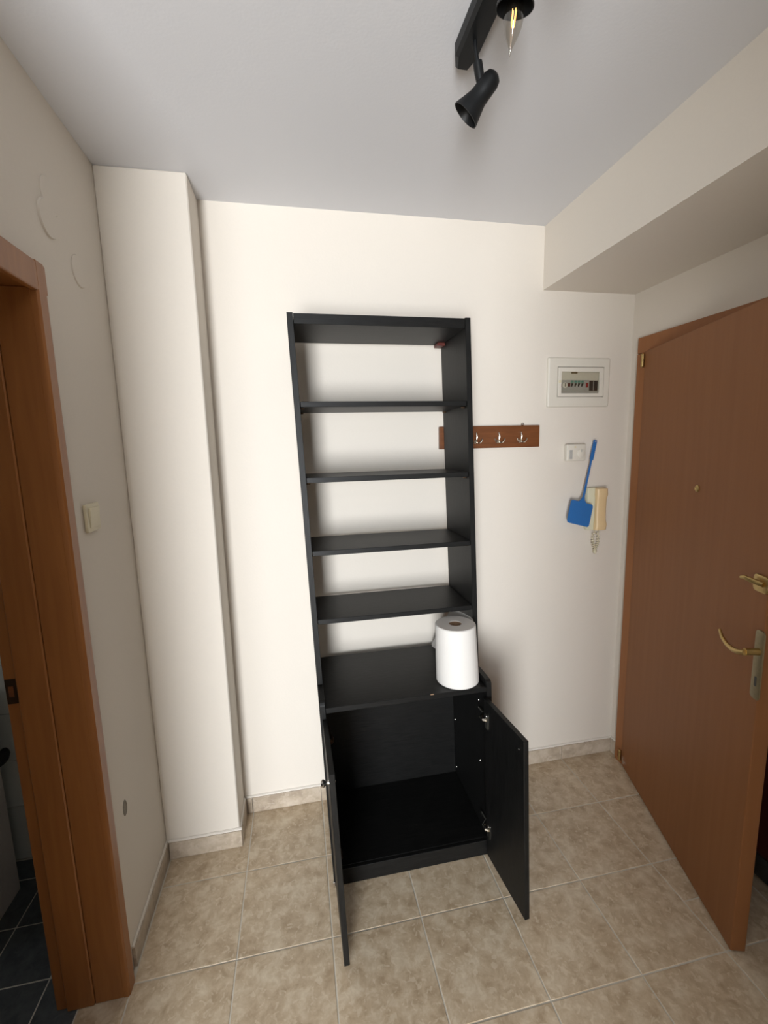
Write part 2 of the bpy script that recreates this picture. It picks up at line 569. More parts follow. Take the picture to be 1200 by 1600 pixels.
for s in (0, 1):
    yj = OPN0 if s == 0 else OPN1
    sg = -1 if s == 0 else 1
    # front lining, middle stop and rear rebate: three steps seen edge on
    j1 = W(MB().box(XL, XL - 0.080, yj, yj + sg * 0.020, 0, 2.03, 0.002).build('jamb', M['orange'], d1), d1)
    j2 = W(MB().box(XL - 0.0805, XL - 0.155, yj, yj + sg * 0.024, 0, 2.03, 0.003).build('jamb_stop', M['orange'], d1), d1)
    j3 = W(MB().box(XL - 0.1555, XL - 0.187, yj, yj + sg * 0.014, 0, 2.03, 0.002).build('jamb_rebate', M['orange'], d1), d1)
    if s == 0:
        W(MB().box(XL - 0.158, XL - 0.185, yj - 0.0138, yj - 0.0158, 0.985, 1.055, 0.001).build('strike_plate', M['bronze'], d1), d1)
        W(MB().box(XL - 0.166, XL - 0.178, yj - 0.0156, yj - 0.0164, 1.005, 1.035).build('strike_hole', M['rack'], d1), d1)
W(MB().box(XL, XL - 0.187, OPN0 - 0.014, OPN1 + 0.014, 2.0305, DTOP - 0.0005).build('head_lining', M['orange'], d1), d1)
W(MB().box(XL - 0.0805, XL - 0.155, OPN0 - 0.0245, OPN1 + 0.0245, 2.022, 2.0303).build('head_stop', M['orange'], d1), d1)

# ------------------------------------------------------------------ bathroom behind it
BY = -0.04
o = MB().box(XLI, -2.35, BY, BY + 0.15, -0.1, H + 0.1).build('wall_bathroom_back', M['grout'])
struct(o, 'white tiled bathroom wall seen through the left doorway', 'wall')
wb = o
for r in range(0, 9):
    for c_ in range(0, 6):
        x1 = XLI - 0.02 - c_ * 0.25
        z0 = 0.041 + 0.2 * r if r else 0.001
        z1 = 0.041 + 0.2 * (r + 1)
        MB().box(x1 - 0.25 + 0.0015, x1 - 0.0015, BY - 0.006, BY + 0.001, z0 + 0.0015, z1 - 0.0015, 0.0008).build('wall_tile', M['walltile'], wb)
o = MB().box(-2.35, -2.5, BY + 0.1, YEND + 0.1, -0.1, H + 0.1).build('wall_bathroom_left', M['walltile'])
struct(o, 'far bathroom wall out of sight beyond the left doorway', 'wall')
bf = MB().box(-2.36, THX, BY + 0.01, YEND + 0.01, -0.05, -0.0022).build('floor_bathroom', M['darkgrout'])
struct(bf, 'dark slate blue tiled bathroom floor', 'floor')
for a in range(0, 9):
    for b in range(0, 8):
        x1 = -0.70 + 0.2 - a * 0.2
        x0 = x1 - 0.2
        y1 = -0.535 + 0.195 * 3 - b * 0.195
        y0 = y1 - 0.195
        x1 = min(x1, THX)
        y1 = min(y1, BY - 0.008)
        y0 = max(y0, YEND + 0.005)
        if x1 <= x0 + 0.02 or y1 <= y0 + 0.02:
            continue
        tile_piece(x0, x1, y0, y1, M['darktile'], bf)

va = empty('vanity_cabinet', (-1.22, -0.20, 0))
tag(va, 'white vanity cabinet in the dark bathroom beyond the left doorway', 'cabinet')
MB().box(-0.25, 0.25, -0.22, 0.02, 0.0, 0.60, 0.002).build('carcass', M['vanity'], va)
for s in (-1, 1):
    dd = MB().box(s * 0.003, s * 0.247, -0.238, -0.2205, 0.06, 0.59, 0.003).build('cabinet_door', M['vanity'], va)
    MB().box(s * 0.04, s * 0.052, -0.252, -0.2375, 0.40, 0.50, 0.003).build('handle', M['chrome'], dd)
sk = empty('washbasin', (-1.22, -0.20, 0.602))
tag(sk, 'white porcelain washbasin on the bathroom vanity', 'washbasin')
mb = MB().lathe([(0.0, 0.03), (0.16, 0.035), (0.235, 0.09), (0.262, 0.165), (0.272, 0.185), (0.285, 0.185), (0.290, 0.175), (0.285, 0.13), (0.255, 0.04), (0.20, 0.0), (0.0, 0.0)], 48, caps=False)
mb.xf(lambda c: Vector((c.x, -0.06 + c.y * 0.75, c.z)))
mb.build('bowl', M['porcelain'], sk, smooth=True)
MB().tube([(0, 0.10, 0.15), (0, 0.10, 0.27), (0, 0.07, 0.30), (0, 0.01, 0.295), (0, -0.005, 0.275)], 0.011, 10).build('tap', M['chrome'], sk, smooth=True)
tw = MB().lathe([(0.0, -0.07), (0.022, -0.055), (0.03, -0.02), (0.026, 0.02), (0.018, 0.05), (0.008, 0.065), (0.0, 0.068)], 16, caps=False)
tw.xf(lambda c: Vector((c.x * 0.4, c.y * 1.3, c.z * 0.42)))
o = tw.build('hand_towel', M['towel'], smooth=True, loc=(-0.9585, -0.18, 0.55))
tag(o, 'small black towel hanging on the side of the bathroom vanity', 'towel')

# ------------------------------------------------------------------ entrance door (right)
d2 = empty('door_2', (XR, EY0, 0))
struct(d2, 'plain brown entrance door standing ajar in its frame', 'door')
FT = 0.022
for ys in ((-0.060, -0.125), (-1.055, -0.990)):
    W(MB().box(XR - FT, XR + 0.001, ys[0], ys[1], 0, 2.02, 0.003, 2).build('frame_post', M['frame'], d2), d2)
    yi = EY0 if ys[0] > -0.5 else EY1
    sg = -1 if ys[0] > -0.5 else 1
    W(MB().box(XR + 0.0015, XR + 0.15, yi, yi + sg * 0.018, 0, 2.03).build('frame_lining', M['frame'], d2), d2)
W(MB().box(XR - FT, XR + 0.001, -0.060, -1.055, 2.0205, 2.09, 0.003, 2).build('frame_head', M['frame'], d2), d2)
W(MB().box(XR + 0.0015, XR + 0.15, EY0 - 0.0185, EY1 + 0.0185, 2.03, DTOP - 0.001).build('frame_lining', M['frame'], d2), d2)
# leaf: local x along the leaf from the hinge, local y toward the room, z up
hx, hy = XR - 0.026, -0.112
ex, ey = 1.432, -0.924
LL = math.hypot(ex - hx, ey - hy)
ang = math.atan2(ey - hy, ex - hx)
leaf_pivot = Matrix.Translation((hx, hy, 0)) @ Matrix.Rotation(ang, 4, 'Z')
THK = 0.044
def leafpart(mb, name, mat, parent, smooth=False):
    mb.xf(lambda c: (leaf_pivot @ Vector((c.x, -c.y, c.z))) - d2.location)
    bmesh.ops.recalc_face_normals(mb.bm, faces=mb.bm.faces[:])
    return mb.build(name, mat, parent, smooth=smooth)
leaf = leafpart(MB().box(0.0, LL, -THK, 0.0, 0.008, 2.022, 0.0025, 2), 'door_leaf', M['door'], d2)
for z in (1.995, 0.060):
    leafpart(MB().lathe([(0.0, -0.030), (0.004, -0.030), (0.0075, -0.026), (0.0075, -0.002), (0.0065, -0.001), (0.0065, 0.001), (0.0075, 0.002), (0.0075, 0.026), (0.004, 0.030), (0.0, 0.030)], 16, Matrix.Translation((-0.004, 0.007, z - 0.01)), caps=False), 'hinge', M['brass'], leaf, True)
leafpart(MB().prism([(0.018, 0.06), (0.035, 0.045), (0.038, 0.03), (0.033, 0.03), (0.026, 0.045)], 'y', 0.0, 0.006), 'hinge_cover', M['nickel'], leaf)
# peephole
leafpart(MB().lathe([(0.0, 0.0), (0.0125, 0.0), (0.0125, 0.003), (0.009, 0.006), (0.006, 0.006), (0.005, 0.004), (0.0, 0.004)], 24, axis_mat((0.475, 0.0, 1.459), (0, 1, 0)), caps=False), 'peephole', M['brass'], leaf, True)
# upper safety latch
lt = leafpart(MB().prism(rrect(0.800, 0.858, 1.195, 1.245, 0.012), 'y', 0.0, 0.008, 0.002), 'latch_plate', M['brass'], leaf, True)
leafpart(MB().tube([(0.845, 0.010, 1.222), (0.820, 0.022, 1.226), (0.797, 0.030, 1.230), (0.783, 0.030, 1.226)], [0.008, 0.008, 0.007, 0.005], 10), 'latch_lever', M['brass'], lt, True)
# handle plate and lever
hp = leafpart(MB().prism(rrect(0.826, 0.862, 0.875, 1.085, 0.012), 'y', 0.0, 0.005, 0.0015), 'handle_plate', M['oldbrass'], leaf, True)
leafpart(MB().tube([(0.846, 0.0, 1.022), (0.846, 0.042, 1.022)], 0.010, 12), 'lever_neck', M['brass'], hp, True)
leafpart(MB().tube([(0.852, 0.045, 1.021), (0.830, 0.047, 1.013), (0.805, 0.047, 1.008), (0.775, 0.046, 1.010), (0.745, 0.043, 1.020), (0.722, 0.038, 1.036)], [0.0085, 0.009, 0.008, 0.0065, 0.0055, 0.004], 12), 'lever', M['brass'], hp, True)
leafpart(MB().prism(rrect(0.840, 0.849, 0.915, 0.945, 0.0035), 'y', 0.0049, 0.0055), 'keyhole', M['darkp'], hp)

# landing outside the entrance
o = MB().box(3.0, 3.15, 0.4, -2.2, -0.1, H + 0.1).box(XR + 0.15, 3.0, 0.25, 0.4, -0.1, H + 0.1).box(XR + 0.15, 3.0, -2.2, -2.05, -0.1, H + 0.1).build('wall_landing', M['landing'])
struct(o, 'dim stairwell walls outside the entrance door', 'wall')
o = MB().box(XR + 0.001, 3.05, 0.3, -2.1, -0.05, -0.0005).build('floor_landing', M['tile'])
struct(o, 'stairwell landing floor outside the entrance door', 'floor')
o = MB().box(XR + 0.15, 3.05, 0.4, 0.14, H, H + 0.1).build('ceiling_landing', M['landing'])
struct(o, 'ceiling of the stairwell landing', 'ceiling')
su = empty('suitcase', (1.86, -0.745, 0))
tag(su, 'dark red suitcase with black base half hidden behind the open door', 'suitcase')
MB().box(-0.118, 0.118, -0.175, 0.175, 0.10, 0.56, 0.03, 4).build('shell', M['redcase'], su, True)
MB().box(-0.122, 0.122, -0.18, 0.18, 0.02, 0.105, 0.018, 3).build('base', M['darkp'], su, True)
for sx in (-0.08, 0.08):
    for sy in (-0.13, 0.13):
        MB().lathe([(0.0, -0.01), (0.014, -0.01), (0.016, -0.006), (0.016, 0.006), (0.014, 0.01), (0.0, 0.01)], 14, axis_mat((sx, sy, 0.016), (1, 0, 0)), caps=False).build('wheel', M['darkp'], su, True)
MB().tube([(0, -0.07, 0.55), (0, -0.07, 0.585), (0, -0.05, 0.595), (0, 0.05, 0.595), (0, 0.07, 0.585), (0, 0.07, 0.55)], 0.009, 8).build('carry_handle', M['darkp'], su, True)

# ------------------------------------------------------------------ bookcase (it leans a little to the left)
X0, Y0 = 0.205, -0.3165
SH = -0.0305          # sideways lean per metre of height
BW, BH, DU, DLO, PT = 0.645, 2.083, 0.2765, 0.120, 0.020
ZS = 0.752            # top of the deeper lower sides
bc = empty('bookcase', (X0, Y0, 0))
tag(bc, 'tall narrow black wooden bookcase with open shelves and low double-door cabinet', 'bookcase')
def lean(c):
    return Vector((c.x + SH * c.z, c.y, c.z))
def bpart(mb, name, mat, parent=bc, smooth=False, base=None):
    mb.xf(lean)
    return mb.build(name, mat, parent, smooth)
for x in (0, BW - PT):
    bpart(MB().box(x, x + PT, 0, DU, ZS + 0.0008, BH, 0.0008), 'side_panel', M['blackv'])
    arc = [(-DLO + 0.016 - 0.016 * math.cos(math.radians(a)), ZS - 0.016 + 0.016 * math.sin(math.radians(a))) for a in (0, 20, 45, 70, 90)]
    bpart(MB().prism([(-DLO, 0.004)] + arc + [(DU, ZS), (DU, 0.004)], 'x', x, x + PT, 0.0008, 1), 'lower_side_panel', M['blackv'])
bpart(MB().box(PT + 0.0015, BW - PT - 0.0015, 0.001, DU, 2.047, 2.0805, 0.0008), 'top_panel', M['black'])
bpart(MB().box(BW - PT - 0.032, BW - PT - 0.001, DU - 0.055, DU - 0.004, 2.034, 2.0465, 0.001), 'corner_block', M['brownp'])
shelf_me = None
pin_me = None
for k, z in enumerate((1.7935, 1.532, 1.2665, 1.006)):
    if shelf_me is None:
        mb = MB().box(PT + 0.0015, BW - PT - 0.0015, 0.004, DU - 0.006, -0.0185, 0.0, 0.001)
        mb.xf(lean)
        s = mb.build('shelf', M['black'], bc)
        shelf_me = s.data
        mb = MB().lathe([(0.0, 0.0), (0.0035, 0.0), (0.0035, 0.012), (0.0025, 0.014), (0.0, 0.014)], 10, Matrix.Rotation(math.pi / 2, 4, 'Y'), caps=False)
        s2 = mb.build('shelf_pin', M['bronze'], s, True)
        pin_me = s2.data
        bpy.data.objects.remove(s2)
    else:
        s = put('shelf', shelf_me, bc)
    s.location = (SH * z, 0, z)
    for px, flip in ((PT, 1), (BW - PT, -1)):
        for py in (0.03, DU - 0.035):
            pn = put('shelf_pin', pin_me, s, (px + SH * -0.022, py, -0.0222))
            if flip < 0:
                pn.rotation_euler = (0, 0, math.pi)
bpart(MB().box(PT + 0.0005, BW - PT - 0.0005, -DLO + 0.001, DU - 0.001, 0.707, 0.727, 0.0012), 'cabinet_top', M['black'])
bpart(MB().box(PT + 0.0005, BW - PT - 0.0005, -DLO + 0.017, DU - 0.0075, 0.050, 0.068, 0.0008), 'cabinet_bottom', M['black'])
bpart(MB().box(PT + 0.0005, BW - PT - 0.0005, -DLO + 0.001, -DLO + 0.0165, 0.003, 0.068, 0.0008), 'plinth', M['black'])
bpart(MB().box(PT + 0.0005, BW - PT - 0.0005, DU - 0.007, DU - 0.001, 0.004, 0.7065), 'back_panel', M['black'])
for (fy, fz) in ((0.252, 0.353), (0.252, 0.105), (-0.04, 0.362), (-0.04, 0.628)):
    bpart(MB().lathe([(0.0, 0.0), (0.0035, 0.0), (0.003, 0.0015), (0.0, 0.002)], 10, axis_mat((BW - PT, fy, fz), (-1, 0, 0)), caps=False), 'screw_cap', M['nickel'], smooth=True)
# chips of bare wood along the front edge of the cabinet top
bpart(MB().box(0.405, 0.418, -DLO + 0.0004, -DLO + 0.004, 0.7245, 0.7273), 'edge_chip', M['card'])
for fx in (PT * 0.5, BW - PT * 0.5):
    for fy in (-DLO + 0.012, DU - 0.02):
        bpart(MB().lathe([(0.0, 0.0003), (0.009, 0.0003), (0.010, 0.002), (0.009, 0.0042), (0.0, 0.0042)], 14, Matrix.Translation((fx, fy, 0)), caps=False), 'glide', M['chrome'], smooth=True)
bpart(MB().box(-0.003, 0.004, -DLO - 0.003, -DLO + 0.006, 0.001, 0.024, 0.001), 'corner_brace', M['chrome'])

def cab_door(side):
    """open door: hinge end at y=-0.123, running toward the viewer"""
    ZB0, ZT0, TH = 0.014, 0.688, 0.018
    if side == 'l':
        a = Vector((0.006, -0.1235, 0)); b = Vector((0.009, -0.395, 0)); n = Vector((1, 0, 0))
    else:
        a = Vector((0.627, -0.1235, 0)); b = Vector((0.649, -0.388, 0)); n = Vector((-1, 0, 0))
    d = (b - a).normalized()
    nn = Vector((-d.y, d.x, 0))
    if nn.dot(n) < 0:
        nn = -nn
    L = (b - a).length
    def place(c):      # c.x along the door, c.y from outer face inward, c.z up
        return lean(a + d * c.x + nn * c.y + Vector((0, 0, c.z)))
    def dp(mb, name, mat, parent, smooth=False):
        mb.xf(place)
        bmesh.ops.recalc_face_normals(mb.bm, faces=mb.bm.faces[:])
        return mb.build(name, mat, parent, smooth)
    door = dp(MB().box(0, L, 0, TH, ZB0, ZT0, 0.0012), 'cabinet_door', M['blackv'], bc)
    for hz in (0.605, 0.135):
        h = dp(MB().prism(rrect(0.012, 0.034, hz - 0.030, hz + 0.030, 0.006), 'y', TH - 0.0002, TH + 0.0022), 'hinge', M['nickel'], door)
        dp(MB().lathe([(0.0, 0.0), (0.0025, 0.0), (0.002, 0.0012), (0.0, 0.0014)], 8, axis_mat((0.023, TH + 0.0022, hz + 0.021), (0, 1, 0)), caps=False), 'hinge', M['chrome'], door, True)
        # cranked arm reaching back to the side panel
        dp(MB().tube([(0.022, TH + 0.001, hz + 0.004), (0.014, TH + 0.010, hz + 0.005), (-0.004, TH + 0.012, hz + 0.006), (-0.022, TH + 0.006 if side == 'l' else TH - 0.012, hz + 0.006), (-0.062, TH + 0.004 if side == 'l' else TH - 0.014, hz + 0.006)], 0.0058, 8), 'hinge_arm', M['bronze'] if side == 'l' else M['nickel'], door, True)
    kz, kx = 0.640, L - 0.030
    if side == 'l':
        dp(MB().lathe([(0.0, 0.0), (0.006, 0.0), (0.005, 0.006), (0.006, 0.010), (0.0105, 0.015), (0.011, 0.020), (0.008, 0.024), (0.0, 0.025)], 20, axis_mat((kx, 0, kz), (0, -1, 0)), caps=False), 'knob', M['chrome'], door, True)
    dp(MB().lathe([(0.0, 0.0), (0.0035, 0.0), (0.003, 0.0018), (0.0, 0.0022)], 10, axis_mat((kx, TH, kz + 0.002), (0, 1, 0)), caps=False), 'knob_screw', M['chrome'], door, True)
    return door
cab_door('l')
cab_door('r')

# ------------------------------------------------------------------ paper roll with its loose tail
RX, RY, RZ, RR, RHT = 0.712, -0.360, 0.7272, 0.077, 0.232
pr = empty('paper_roll', (RX, RY, RZ))
tag(pr, 'large white paper towel roll standing on the black cabinet', 'paper roll')
def taper(c):
    k = 1 - c.z / RHT
    g = 1 + 0.07 * k
    return Vector((c.x * g + 0.0105 * k, c.y * g + 0.004 * k, c.z))
prof = [(0.024, 0.0), (RR - 0.004, 0.0), (RR, 0.004), (RR + 0.0005, RHT * 0.5), (RR, RHT - 0.003), (RR - 0.003, RHT), (0.024, RHT), (0.024, 0.0)]
MB().lathe(prof, 64, caps=False).xf(taper).build('roll', M['paper'], pr, True)
MB().lathe([(0.0235, 0.001), (0.0235, RHT - 0.002), (0.0215, RHT - 0.002), (0.0215, 0.012), (0.0, 0.012)], 40, caps=False).xf(taper).build('core', M['card'], pr, True)
# tail: leaves the roll on the right, passes behind it and droops to the left
mb = MB()
path = [(0.0785, 0.012, 1.0), (0.0775, 0.045, 1.0), (0.067, 0.085, 1.0), (0.052, 0.120, 1.0), (0.035, 0.165, 0.93), (0.02, 0.21, 0.62), (0.008, 0.262, 0.30), (-0.002, 0.30, 0.06)]
rows = []
for x, y, hgt in path:
    rows.append([(x, y, 0.002 + (RHT * hgt) * t / 6) for t in range(7)])
vv = [[mb.bm.verts.new(p) for p in row] for row in rows]
fs = []
for a, b in zip(vv, vv[1:]):
    for t in range(6):
        fs.append(mb.bm.faces.new((a[t], b[t], b[t + 1], a[t + 1])))
bmesh.ops.solidify(mb.bm, geom=fs, thickness=0.0006)
mb.build('loose_sheet', M['paper'], pr, True)

# ------------------------------------------------------------------ coat rack
cr_ = empty('coat_rack', (1.0055, 0, 1.664))
tag(cr_, 'brown wooden coat rack with metal hooks, partly behind the bookcase', 'coat rack')
MB().box(-0.2385, 0.2385, -0.0175, -0.001, -0.048, 0.049, 0.0015).build('board', M['rack'], cr_)
hook_me = None
for hx_ in (0.834, 0.933, 1.039, 1.146):
    if hook_me is None:
        mb = MB()
        mb.tube([(0, -0.019, 0.026), (0, -0.030, 0.024), (0, -0.036, 0.010), (0, -0.030, -0.010), (0, -0.022, -0.018), (0, -0.018, -0.020)], [0.003, 0.0035, 0.0036, 0.0036, 0.004, 0.004], 8)
        for s in (-1, 1):
            mb.tube([(0, -0.020, -0.014), (s * 0.007, -0.028, -0.019), (s * 0.015, -0.036, -0.018), (s * 0.021, -0.040, -0.010), (s * 0.023, -0.040, -0.001)], [0.003, 0.0028, 0.0026, 0.0024, 0.0026], 8)
        mb.lathe([(0.0, 0.0), (0.008, 0.0), (0.007, 0.003), (0.0, 0.0035)], 14, axis_mat((0, -0.0175, -0.012), (0, -1, 0)), caps=False)
        h = mb.build('hook', M['nickel'], cr_, True)
        hook_me = h.data
    else:
        h = put('hook', hook_me, cr_)
    h.location = (hx_ - 1.0055, 0, -0.006)
for hx_ in (0.845, 1.166):
    mb = MB().prism(rrect(-0.007, 0.007, 0.049, 0.062, 0.005), 'y', -0.004, -0.001)
    mb.build('hanger_plate', M['nickel'], cr_, loc=(hx_ - 1.0055, 0, 0))
    MB().lathe([(0.0, 0.0), (0.0035, 0.0), (0.003, 0.003), (0.0, 0.0035)], 10, axis_mat((0, -0.004, 0.056), (0, -1, 0)), caps=False).build('screw', M['greyp'], cr_, True, loc=(hx_ - 1.0055, 0, 0))

# ------------------------------------------------------------------ fuse box
fb = empty('fuse_box', (1.440, 0, 1.903))
tag(fb, 'white recessed fuse box with clear window showing breakers', 'fuse box')
def ring_plate(x0, x1, z0, z1, u0, u1, w0, w1, y0, y1, name, mat, bevel):
    """rectangular plate with a rectangular opening"""
    mb = MB()
    o_ = [(x0, z0), (x1, z0), (x1, z1), (x0, z1)]
    i_ = [(u0, w0), (u1, w0), (u1, w1), (u0, w1)]
    F = [mb.bm.verts.new((x, y0, z)) for x, z in o_]
    B = [mb.bm.verts.new((x, y1, z)) for x, z in o_]
    f = [mb.bm.verts.new((x, y0, z)) for x, z in i_]
    b = [mb.bm.verts.new((x, y1, z)) for x, z in i_]
    fs = []
    out_e = []
    for k in range(4):
        k2 = (k + 1) % 4
        ff = mb.bm.faces.new((F[k], F[k2], f[k2], f[k]))
        fs += [ff, mb.bm.faces.new((B[k2], B[k], b[k], b[k2])),
               mb.bm.faces.new((F[k2], F[k], B[k], B[k2])), mb.bm.faces.new((f[k], f[k2], b[k2], b[k]))]
    bmesh.ops.recalc_face_normals(mb.bm, faces=fs)
    es = [e for e in mb.bm.edges if all(v in F for v in e.verts)] + [e for e in mb.bm.edges if (e.verts[0] in F and e.verts[1] in B) or (e.verts[1] in F and e.verts[0] in B)]
    bmesh.ops.bevel(mb.bm, geom=es, offset=bevel, segments=2, affect='EDGES', profile=0.5)
    return mb.build(name, mat, fb)
ring_plate(-0.158, 0.158, -0.110, 0.110, -0.112, 0.125, -0.066, 0.069, -0.012, -0.0005, 'frame', M['white'], 0.007)
fd = ring_plate(-0.109, 0.122, -0.063, 0.066, -0.093, 0.101, -0.049, 0.047, -0.0155, -0.008, 'flap', M['white'], 0.002)
MB().box(-0.0945, 0.1025, -0.0125, -0.0110, -0.0505, 0.0485).build('pane', M['pane'], fd)
MB().lathe([(0.0, 0.0), (0.007, 0.0), (0.006, 0.004), (0.0, 0.005)], 14, axis_mat((-0.101, -0.0155, 0.003), (0, -1, 0)), caps=False).build('latch', M['ivory'], fd, True)
MB().box(-0.111, 0.124, -0.004, -0.0006, -0.065, 0.068).build('backing', M['white'], fb)
MB().box(-0.094, 0.054, -0.0075, -0.004, -0.036, 0.011, 0.0008).build('breaker_row', M['greyp'], fb)
MB().box(-0.094, 0.102, -0.0072, -0.0041, -0.049, -0.038, 0.0006).build('lower_cover', M['greyp'], fb)
MB().box(-0.038, -0.008, -0.0070, -0.004, 0.040, 0.047).build('printed_tag', M['oldbrass'], fb)
MB().lathe([(0.0, 0.0), (0.0125, 0.0), (0.0125, 0.0012), (0.0105, 0.0018), (0.0, 0.0018)], 24, axis_mat((-0.070, -0.0075, -0.012), (0, -1, 0)), caps=False).build('dial', M['white'], fb, True)
MB().box(-0.0715, -0.0685, -0.0098, -0.0088, -0.018, -0.004).build('dial_pointer', M['darkp'], fb)
MB().box(-0.091, -0.086, -0.0090, -0.0074, -0.020, -0.006, 0.0005).build('toggle', M['brownp'], fb)
MB().box(-0.056, -0.044, -0.0098, -0.0074, -0.018, -0.003, 0.0008).build('toggle', M['brownp'], fb)
for k in range(4):
    x = -0.034 + k * 0.0172
    MB().box(x - 0.007, x + 0.007, -0.0090, -0.0074, -0.001, 0.009, 0.0005).build('breaker_tag', M['greenp'], fb)
    MB().prism([(x - 0.0055, -0.018), (x - 0.001, -0.018), (x + 0.0055, -0.004), (x - 0.0045, -0.004)], 'y', -0.0105, -0.0074).build('toggle', M['darkp'], fb)
MB().box(0.036, 0.048, -0.0098, -0.0074, -0.022, -0.002, 0.0008).build('toggle', M['redp'], fb)
MB().box(0.054, 0.098, -0.0070, -0.0041, -0.036, 0.009).build('blank_slot', M['darkp'], fb)
MB().box(0.0745, 0.0775, -0.0078, -0.0068, -0.034, 0.007).build('slot_divider', M['greyp'], fb)

# ------------------------------------------------------------------ thermostat
th = empty('thermostat', (1.427, 0, 1.585))
tag(th, 'small white thermostat with dial below the fuse box', 'thermostat')
MB().box(-0.047, 0.047, -0.008, -0.0005, -0.036, 0.036, 0.002, 2).build('base', M['white'], th)
MB().box(-0.049, 0.049, -0.030, -0.008, -0.0385, 0.0385, 0.005, 3).build('body', M['white'], th, True)
MB().lathe([(0.0, 0.0), (0.020, 0.0), (0.0195, 0.003), (0.0165, 0.005), (0.0, 0.005)], 32, axis_mat((0.022, -0.030, -0.004), (0, -1, 0)), caps=False).build('dial', M['white'], th, True)
MB().box(0.0205, 0.0235, -0.0362, -0.0348, 0.002, 0.013).build('dial_mark', M['greyp'], th)
MB().box(-0.036, -0.021, -0.0312, -0.0298, -0.030, 0.012, 0.0004).build('display_slot', M['greyp'], th)
MB().lathe([(0.0, 0.0), (0.0055, 0.0), (0.005, 0.0016), (0.0, 0.002)], 14, axis_mat((-0.008, -0.030, 0.025), (0, -1, 0)), caps=False).build('knob', M['ivory'], th, True)

# ------------------------------------------------------------------ intercom phone
ph = empty('intercom_phone', (1.545, 0, 1.312))
tag(ph, 'cream intercom handset on the wall beside the entrance door', 'intercom')
MB().prism(rrect(-0.046, 0.046, -0.100, 0.104, 0.008), 'y', -0.026, -0.0005, 0.003).build('base', M['palegreen'], ph, True)
# handset: thick ends, slimmer middle
mb = MB()
secs = [(-0.101, 0.018, -0.030), (-0.098, 0.023, -0.052), (-0.070, 0.0235, -0.058), (-0.050, 0.021, -0.052), (0.0, 0.021, -0.050), (0.052, 0.021, -0.052), (0.072, 0.0235, -0.058), (0.100, 0.023, -0.054), (0.104, 0.018, -0.030)]
rings = []
for z, hwid, yf in secs:
    ring = []
    for a in range(0, 16):
        t = 2 * math.pi * a / 16
        cx, sy_ = math.cos(t), math.sin(t)
        px = hwid * (abs(cx) ** 0.45) * (1 if cx >= 0 else -1)
        yb = -0.0262
        py = (yf + yb) / 2 - (yb - yf) / 2 * (abs(sy_) ** 0.45) * (1 if sy_ >= 0 else -1)
        ring.append(mb.bm.verts.new((px * 1.22 + 0.014, py, z)))
    rings.append(ring)
fs = []
for A, B in zip(rings, rings[1:]):
    for a in range(16):
        fs.append(mb.bm.faces.new((A[a], A[(a + 1) % 16], B[(a + 1) % 16], B[a])))
fs.append(mb.bm.faces.new(rings[0]))
fs.append(mb.bm.faces.new(rings[-1]))
bmesh.ops.recalc_face_normals(mb.bm, faces=fs)
mb.build('handset', M['cream'], ph, True)
MB().box(-0.040, -0.030, -0.029, -0.0255, -0.055, -0.030, 0.001).build('door_button', M['white'], ph)
MB().box(-0.040, -0.030, -0.029, -0.0255, -0.015, 0.010, 0.001).build('door_button', M['white'], ph)
# coiled cord hanging in a loop below
def coil(p_fn, turns, r, n):
    pts = []
    for q in range(n + 1):
        t = q / n
        c0, c1 = p_fn(max(0, t - 0.01)), p_fn(min(1, t + 0.01))
        tan = (c1 - c0).normalized()
        side = Vector((0, 1, 0))
        nb = tan.cross(side).normalized()
        a = 2 * math.pi * turns * t
        pts.append(p_fn(t) + r * (math.cos(a) * side + math.sin(a) * nb))
    return pts
def loop(t):
    a = math.pi * 2 * t
    return Vector((0.008 - 0.009 * math.cos(a * 0.5) - 0.006 * math.sin(a * 2), -0.020, -0.100 - 0.112 * math.sin(math.pi * t) ** 0.7))
MB().tube(coil(loop, 24, 0.0058, 420), 0.0023, 6).build('coiled_cord', M['ivory'], ph, True)

# ------------------------------------------------------------------ fly swatter
fs_ = empty('fly_swatter', (1.423, -0.065, 1.250))
tag(fs_, 'blue plastic fly swatter hanging against the intercom', 'fly swatter')
tilt = math.radians(15.5)
def sw(c):      # local plane: c.x across, c.z up the handle, c.y thickness; leans back to the wall at the top
    x = c.x * math.cos(tilt) + c.z * math.sin(tilt)
    z = -c.x * math.sin(tilt) + c.z * math.cos(tilt)
    return Vector((x, c.y + 0.046 * (c.z / 0.40), z))
blade = rrect(-0.060, 0.060, 0.0, 0.108, 0.012, 4)
mb = MB().prism(blade, 'y', -0.001, 0.001)
mb.xf(sw).build('blade', M['blue'], fs_)
neck = [(-0.020, 0.1075), (0.020, 0.1075), (0.010, 0.120), (0.0055, 0.135), (0.0045, 0.31), (-0.0045, 0.31), (-0.0055, 0.135), (-0.010, 0.120)]
mb = MB().prism(neck, 'y', -0.0016, 0.0016, 0.0006, 1)
mb.xf(sw).build('shaft', M['blue'], fs_)
mb = MB().prism(rrect(-0.009, 0.009, 0.308, 0.406, 0.006, 3), 'y', -0.0028, 0.0028, 0.001, 1)
mb.xf(sw)
hd = mb.build('handle', M['blue'], fs_)
for k in range(9):
    mb = MB().box(-0.006, 0.006, -0.0038, -0.0026, 0.322 + k * 0.008, 0.3245 + k * 0.008)
    mb.xf(sw).build('grip_rib', M['blue'], hd)
MB().lathe([(0.0, 0.0), (0.0015, 0.0), (0.0015, 0.026), (0.0035, 0.026), (0.0035, 0.028), (0.0, 0.028)], 8, axis_mat((1.527, 0, 1.634), (0, -1, 0)), caps=False).build('nail', M['greyp'], wall_back)

